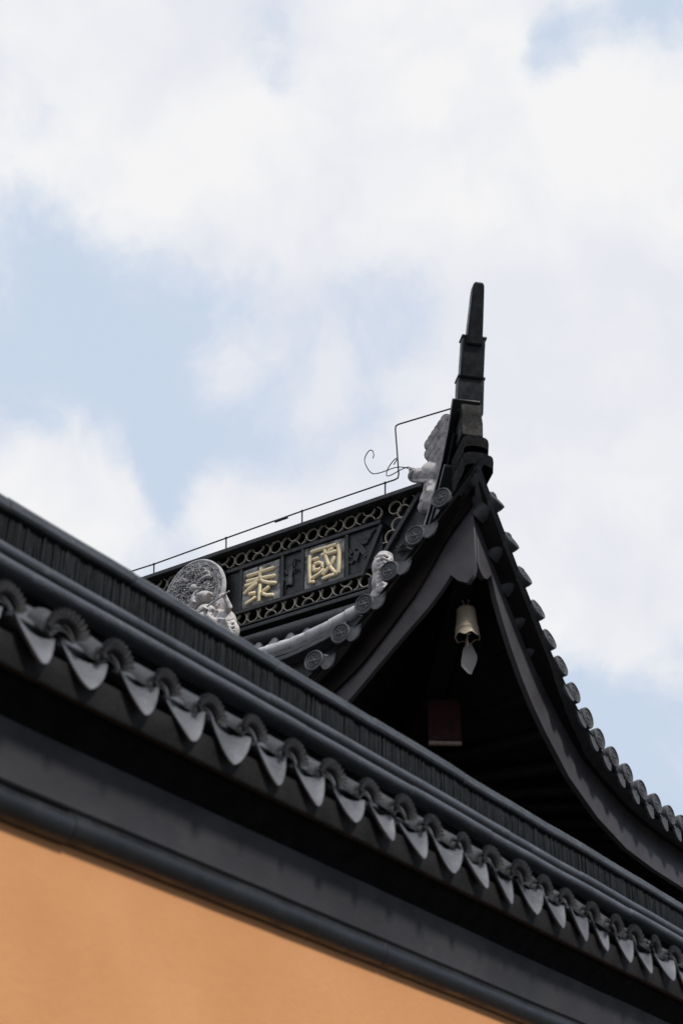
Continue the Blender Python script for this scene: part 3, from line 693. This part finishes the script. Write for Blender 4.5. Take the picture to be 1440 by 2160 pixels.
for k in range(NK):
    a = k * st; f = k % 2
    fr(a + .05 * st, a + .75 * st, (ro - .014) if f else ri, ro if f else ri + .014)
    fr(a + .28 * st, a + .46 * st, mid - .008 if f else ri, ro if f else mid + .008)
    fr(a - .1 * st, a + .95 * st, mid - .007, mid + .007)
m.build('fret_rim', M['stone'], med)
m = MB(); rnd = random.Random(3)
pts = []
for i in range(60):                                               # looping body
    q = i / 59; a = q * 6.283
    pts.append(cm + Ym * (.20 * math.sin(a * 1.5 + .4) + .05 * math.sin(a * 4)) + Zm * (.22 * math.cos(a + .3) + .06 * math.sin(a * 3)) + Vector((-.05 - .03 * math.sin(a * 5), 0, 0)))
m.tube(pts, [.030 * (1 - .6 * abs(2 * i / 59 - 1)) + .008 for i in range(60)], 8, True, (1, 0, 0))
for i in range(420):                                              # clouds, flames, mane
    a = rnd.uniform(0, 6.283); r = .31 * math.sqrt(rnd.random()); c = cm + Ym * r * math.cos(a) + Zm * r * math.sin(a) + Vector((-.035, 0, 0))
    d = rnd.uniform(0, 6.283); p = [c]; L = rnd.uniform(.015, .045); tw = rnd.choice((-1, 1)) * rnd.uniform(.2, .9)
    for j in range(4): d += tw; p.append(p[-1] + (Ym * math.cos(d) + Zm * math.sin(d)) * L * .6 + Vector((-.016, 0, 0)))
    k_ = rnd.uniform(.4, .95); m.tube(p, [.010 * k_, .014 * k_, .013 * k_, .010 * k_, .004], 6, True, (1, 0, 0))
m.ball(cm + Zm * .06 + Ym * .02 + Vector((-.07, 0, 0)), (Ym * .07, Zm * .055, Vector((-.05, 0, 0))))
m.build('dragon_relief', M['stone'], med, angle=60)

# ------------------------------------------------------------------ stucco figures on the roof (sculpted as single remeshed bodies)
def blob(m, px, py, X, rx, ry, rd=None, rot=0):
    c = on_x(px, py, X); k = X / XR; a = Vector((0, -1, 0)); b = Vector((0, 0, 1))
    ca, sa = math.cos(R(rot)), math.sin(R(rot)); A = a * ca + b * sa; B = b * ca - a * sa
    m.ball(c, (A * rx * .0072 * k, B * ry * .0066 * k, Vector((1, 0, 0)) * (rd or (rx + ry) / 2 * .0066)), 16)
def limb(m, pts, X, rs, n=10): m.tube([on_x(px, py, X + dx) for px, py, dx in pts], [r * .0066 * X / XR for r in rs], n, True, (1, 0, 0))
wx = 12.45
base = on_x(470, 1400, wx)
war = thing('warrior_statue', 'pale stucco warrior figure gripping a staff before the medallion', 'statue', (wx, base.y, base.z))
m = MB()
blob(m, 464, 1277, wx, 9.5, 12.5); blob(m, 471, 1270, wx + .02, 10, 14); blob(m, 469, 1261, wx, 8, 8)          # head and topknot
blob(m, 457.5, 1280, wx - .07, 2.2, 2.6, .02); limb(m, [(459, 1274, -.09), (457.5, 1279, -.10)], wx, [1.2, 2.0])      # nose and brow
blob(m, 456, 1275, wx - .05, 3, 1.6, .02); blob(m, 463, 1273, wx - .08, 3, 1.6, .02)
limb(m, [(455, 1286, -.07), (461, 1288, -.08)], wx, [1.6, 1.6]); blob(m, 457, 1290, wx - .05, 4, 4, .03)
blob(m, 477, 1312, wx, 17, 24); blob(m, 484, 1330, wx, 17, 20); blob(m, 470, 1345, wx, 26, 30); blob(m, 462, 1300, wx, 9, 14)
for i in range(5): limb(m, [(462 + 4 * i, 1306 + 6 * i, -.13), (478 + 3 * i, 1308 + 7 * i, -.16), (494 + i * .6, 1304 + 8 * i, -.06)], wx, [2.2, 3.2, 2.0])
limb(m, [(466, 1304, -.08), (450, 1312, -.15), (438, 1300, -.2), (434, 1286, -.2)], wx, [8, 8, 6.5, 5])                # near arm to the staff
blob(m, 433, 1284, wx - .21, 6, 6); 
for i in range(4): limb(m, [(428 + 2.6 * i, 1279 + i, -.24), (432 + 2.6 * i, 1283 + i, -.27), (436 + 2.4 * i, 1285 + i, -.22)], wx, [1.5, 1.6, 1.3])
limb(m, [(476, 1296, .0), (484, 1280, -.12), (474, 1258, -.18)], wx, [7, 6, 4.5]); blob(m, 472, 1256, wx - .19, 5, 5)
m.build('body', M['stucco'], war, remesh=.011)
m = MB(); limb(m, [(484, 1246.5, -.2), (430, 1284, -.23), (420, 1291, -.23)], wx, [1.5, 1.8, 2.0], 10); m.build('staff', M['stone'], war)
lx = 12.5; b2 = on_x(425, 1400, lx)
lion = thing('mount_statue', 'pale stucco beast crouching left of the warrior before the medallion', 'statue', (lx, b2.y, b2.z))
m = MB()
blob(m, 430, 1261, lx, 15, 11, .10, 20); blob(m, 415, 1274, lx, 12, 14, .10); blob(m, 407, 1282, lx, 9, 12, .08); blob(m, 436, 1292, lx, 17, 15, .12); blob(m, 428, 1320, lx, 26, 26, .16); blob(m, 448, 1316, lx, 16, 20, .12)
blob(m, 444, 1254, lx - .04, 5, 5, .05); blob(m, 419, 1256, lx - .06, 4, 5, .04); blob(m, 410, 1270, lx - .09, 3.4, 3, .03); limb(m, [(402, 1284, -.08), (412, 1290, -.11), (424, 1288, -.10)], lx, [2, 2.5, 2])
for i in range(5): limb(m, [(424 + 5 * i, 1300 - 2 * i, -.10), (430 + 6 * i, 1312, -.15), (434 + 6 * i, 1326, -.13)], lx, [2.5, 3, 2])
m.build('body', M['stucco'], lion, remesh=.012)
# small robed figure at the end of the descending ridge, seen above the eave discs
sx = 11.6; b3 = on_x(806, 1290, sx)
fig = thing('robed_figure', 'small pale stucco robed figure with wrapped headdress above the eave discs', 'statue', (sx, b3.y, b3.z))
m = MB()
blob(m, 807, 1200, sx, 17, 26, .12); blob(m, 806, 1232, sx, 16, 26, .12); blob(m, 810, 1180, sx, 14, 8, .11); blob(m, 812, 1172, sx, 12, 5, .09); blob(m, 804, 1270, sx, 18, 30, .13)
for i in range(8):
    y = 1177 + i * 9; dx = 3 * (i % 2)
    limb(m, [(790 + dx, y, -.02), (799, y + 5, -.12), (808 + dx, y - 1, -.15), (818, y + 5, -.11), (825 - dx, y - 2, -.02)], sx, [2, 3, 2.8, 3, 2])
for i in range(4): limb(m, [(796 + i * 6, 1224, -.12), (795 + i * 6.5, 1236, -.14), (796 + i * 6, 1250, -.13)], sx, [1.5, 2.2, 2])
limb(m, [(797, 1186, -.08), (808, 1178, -.13), (822, 1184, -.08)], sx, [2.6, 3, 2.6]); limb(m, [(799, 1176, -.06), (811, 1170, -.1), (823, 1176, -.05)], sx, [2.4, 2.8, 2.4])
m.build('body', M['stucco'], fig, remesh=.010)
m = MB(); m.lathe((sx + .02, b3.y, 7.6), [(.17, 0), (.17, b3.z - 7.6 - .12), (.14, b3.z - 7.6 - .08), (.14, b3.z - 7.6 + .05)], (1, 0, 0), (0, 1, 0), (0, 0, 1), 16); m.build('pedestal', M['hip'], fig, bevel=.008)
m = MB(); c = on_x(790, 1300, 11.72); m.prism([on_x(px, py, 11.75) for px, py in ((776, 1219), (795, 1213), (795, 1330), (774, 1330))], (.1, 0, 0)); m.build('verge_end', M['hip'], hall, bevel=.006)
m = MB(); m.tube([(11.9 + .12 * i, b3.y, b3.z - .35 + .1 * i) for i in range(9)], .1, 12); m.build('verge_ridge', M['roof'], hall)

# dragon fish at the ridge end: scaly tail, head biting the ridge, drooping fin
fx = 13.0; b4 = on_x(890, 1085, fx)
fish = thing('ridge_fish', 'pale stucco dragon fish with scaly upright tail on the ridge end', 'statue', (fx, b4.y, b4.z))
m = MB()
for px, py, rx, ry in ((950, 915, 28, 28), (938, 930, 28, 36), (933, 955, 24, 24), (950, 940, 34, 48), (945, 975, 22, 16)): blob(m, px, py, fx + .03, rx, ry, .12)
OUT = [(954, 880), (944, 882), (932, 886), (922, 897), (914, 912), (906, 926), (902, 942), (905, 960), (912, 974), (926, 985), (945, 988), (975, 980), (985, 930), (970, 885)]
def inside(px, py):
    r = False
    for i in range(len(OUT)):
        (x0, y0), (x1, y1) = OUT[i], OUT[i - 1]
        if (y0 > py) != (y1 > py) and px < (x1 - x0) * (py - y0) / (y1 - y0) + x0: r = not r
    return r
mj = MB()
for j in range(11):
    py = 888 + 10 * j
    for i in range(8):
        px = 902 + 12.5 * i + (6.2 if j % 2 else 0)
        if not inside(px, py): continue
        tl = (935 - px) / 40                                       # scales fan outwards from the spine
        c = on_x(px, py, fx - .13 + .05 * abs(px - 945) / 40)
        A = Vector((0, -math.cos(tl), math.sin(tl))); B = Vector((-.45, math.sin(tl), math.cos(tl))).normalized()
        m.lathe(c, [(.001, -.02), (.066, -.02), (.074, -.006), (.072, .004), (.03, .009), (.001, .010)], A, B, A.cross(B), 16)
        mj.lathe(c, [(.001, -.028), (.083, -.028), (.084, -.016), (.001, -.014)], A, B, A.cross(B), 16)
ft = m.build('scaly_tail', M['stucco'], fish, angle=30); mj.build('scale_joint', M['joint'], ft)
m = MB()
blob(m, 880, 1003, fx, 16, 9, .12, 12); blob(m, 898, 1005, fx, 22, 12, .14); blob(m, 915, 1000, fx, 26, 24, .15); blob(m, 912, 990, fx, 10, 9, .1); blob(m, 908, 988, fx - .1, 4.5, 4, .03)
limb(m, [(862, 1006, 0), (872, 1001, -.05), (890, 1004, -.1), (912, 1006, -.1)], fx, [1.5, 4, 4, 3]); limb(m, [(863, 1008, 0), (874, 1014, -.05), (895, 1016, -.1), (912, 1013, -.08)], fx, [2, 3, 3.5, 3])
blob(m, 872, 995, fx, 7, 6, .07); limb(m, [(906, 984, -.06), (914, 986, -.1), (926, 984, -.06)], fx, [3, 3, 2])
blob(m, 912, 1030, fx, 16, 24, .11, -15); blob(m, 903, 1055, fx, 14, 22, .1, -12); blob(m, 897, 1070, fx, 13, 11, .09)
for i in range(5): limb(m, [(906 + 5 * i, 1012, -.1), (900 + 5 * i, 1035, -.14), (892 + 5 * i, 1058, -.12), (888 + 4 * i, 1076, -.06)], fx, [1.6, 2.2, 2.2, 1.5])
blob(m, 909, 1022, fx - .1, 5, 6, .04); limb(m, [(886, 1056, -.08), (892, 1052, -.1), (900, 1060, -.1)], fx, [2, 3, 2])
m.build('head', M['stucco'], fish, remesh=.009)
def wire_obj(name, px, X, r, parent, n=6):
    P_ = [on_x(a, b, X) for a, b in px]; Q = []                   # Catmull-Rom through the traced points
    for i in range(len(P_) - 1):
        p0, p1, p2, p3 = P_[max(i - 1, 0)], P_[i], P_[i + 1], P_[min(i + 2, len(P_) - 1)]
        for k in range(6):
            t = k / 6; Q.append(.5 * ((2 * p1) + (p2 - p0) * t + (2 * p0 - 5 * p1 + 4 * p2 - p3) * t * t + (3 * p1 - p0 - 3 * p2 + p3) * t ** 3))
    Q.append(P_[-1]); m = MB(); m.tube(Q, r, n, True, (1, 0, 0)); return m.build(name, M['wire'], parent)
def z3(l): return [(760 + x / 6, 860 + y / 6) for x, y in l]
wire_obj('whisker', z3([(158, 640), (168, 590), (150, 545), (118, 540), (75, 590), (52, 670), (90, 770), (150, 832), (230, 828), (330, 795), (430, 760), (520, 752), (600, 768), (668, 815)]), 12.9, .0065, fish)
wire_obj('whisker', z3([(418, 722), (460, 655), (450, 642), (400, 690), (345, 775), (328, 845), (352, 864), (420, 835), (510, 785), (600, 752), (640, 770), (668, 812)]), 12.86, .0065, fish)

# lightning conductor along the ridge
cx = 12.98
lc = thing('lightning_wire', 'thin dark lightning wire on short posts along the ridge top', 'wire', on_x(640, 1102, cx))
m = MB(); wp = [(230, 1221), (268, 1208), (325, 1190), (477, 1135), (637, 1078), (812, 1018.5), (832, 1012), (839, 1008), (840.5, 1000), (837, 950), (833.5, 905), (834.5, 898.5), (840, 895), (900, 877), (952, 861.5), (957, 861), (958.5, 868), (958, 930), (957, 1012)]
m.tube([on_x(a, b, cx) for a, b in wp], .0095, 8, True, (1, 0, 0)); m.build('cable', M['wire'], lc)
for (a, b), dz in (((325, 1190), 19), ((477, 1135), 24), ((637, 1078), 24), ((812, 1018.5), 21)):
    m = MB(); p = on_x(a, b, cx); q = on_x(a, b + dz + 4, cx); m.tube([q, p], .010, 8); m.ball(p, ((.018, 0, 0), (0, .018, 0), (0, 0, .018)), 8); m.build('post', M['wire'], lc)
m = MB(); m.tube([on_x(580, 1100, cx), on_x(606, 1091, cx)], .018, 8); m.build('clamp', M['wire'], lc)

# ------------------------------------------------------------------ wind bell under the corner
bc = at_depth(985, 1345, 10.45)
bell = thing('wind_bell', 'tan bronze wind bell with wavy rim and leaf shaped clapper under the corner', 'bell', (bc.x, bc.y, bc.z))
H = .225; rb = .090; zb = bc.z - .0; ctr = Vector((bc.x, bc.y, zb))
m = MB(); rows = []; n = 40
prof = [(.2, 1.0), (.5, .995), (.62, .975), (.685, .94), (.70, .90), (.73, .895), (.735, .85), (.715, .84), (.73, .80), (.80, .5), (.87, .30), (.90, .285), (.905, .235), (.885, .225), (.90, .13), (.95, .0)]
for r_, h in prof:
    rows.append([ctr + Vector((math.cos(2 * math.pi * k / n) * rb * r_, math.sin(2 * math.pi * k / n) * rb * r_, h * H + (.010 * math.cos(2 * math.pi * k / n * 6 + 1.2) * max(0, 1 - h / .2)))) for k in range(n)])
inner = [[ctr + (p - ctr) * .93 + Vector((0, 0, .004)) for p in r_] for r_ in rows[::-1][:12]]
m.grid(rows, True, False); m.grid([rows[-1], inner[0]], True); m.build('bell_body', M['bell'], bell, angle=45)
m = MB(); m.grid(inner, True, False); m.build('bell_interior', M['soffit'], bell, angle=45)  # dark liner; the shade inside the mouth is put into its colour
m = MB(); 
for s in (-1, 1): m.tube([ctr + Vector((0, 0, H)), ctr + Vector((.012 * s, -.02 * s, H + .05)), ctr + Vector((-.004 * s, .008 * s, H + .10)), ctr + Vector((0, 0, H + .42))], .006, 6)
m.build('hanger', M['leaf'], bell)
m = MB(); m.tube([ctr + Vector((0, 0, .18)), ctr + Vector((0, 0, -.07))], .006, 8); m.ball(ctr + Vector((-.02, -.02, .02)), ((.016, 0, 0), (0, .016, 0), (0, 0, .016)), 10); m.build('clapper_rod', M['bell'], bell)
lf = at_depth(988, 1391, 10.45); sd = (RT * .9 + fh * .25).normalized(); m = MB()
def lz(x, y): return lf + sd * ((x - 620) / 5.685 / 302) + Vector((0, 0, -(y - 1000) / 5.685 / 302 * 1.14))
m.prism([lz(x, y) for x, y in ((590, 770), (610, 770), (612, 810), (660, 830), (690, 890), (718, 945), (722, 990), (700, 1050), (670, 1110), (640, 1170), (600, 1160), (560, 1125), (525, 1090), (522, 1040), (540, 960), (556, 890), (586, 840))], sd.cross(Vector((0, 0, 1))) * .008)
m.build('leaf_clapper', M['leaf'], bell, bevel=.002)
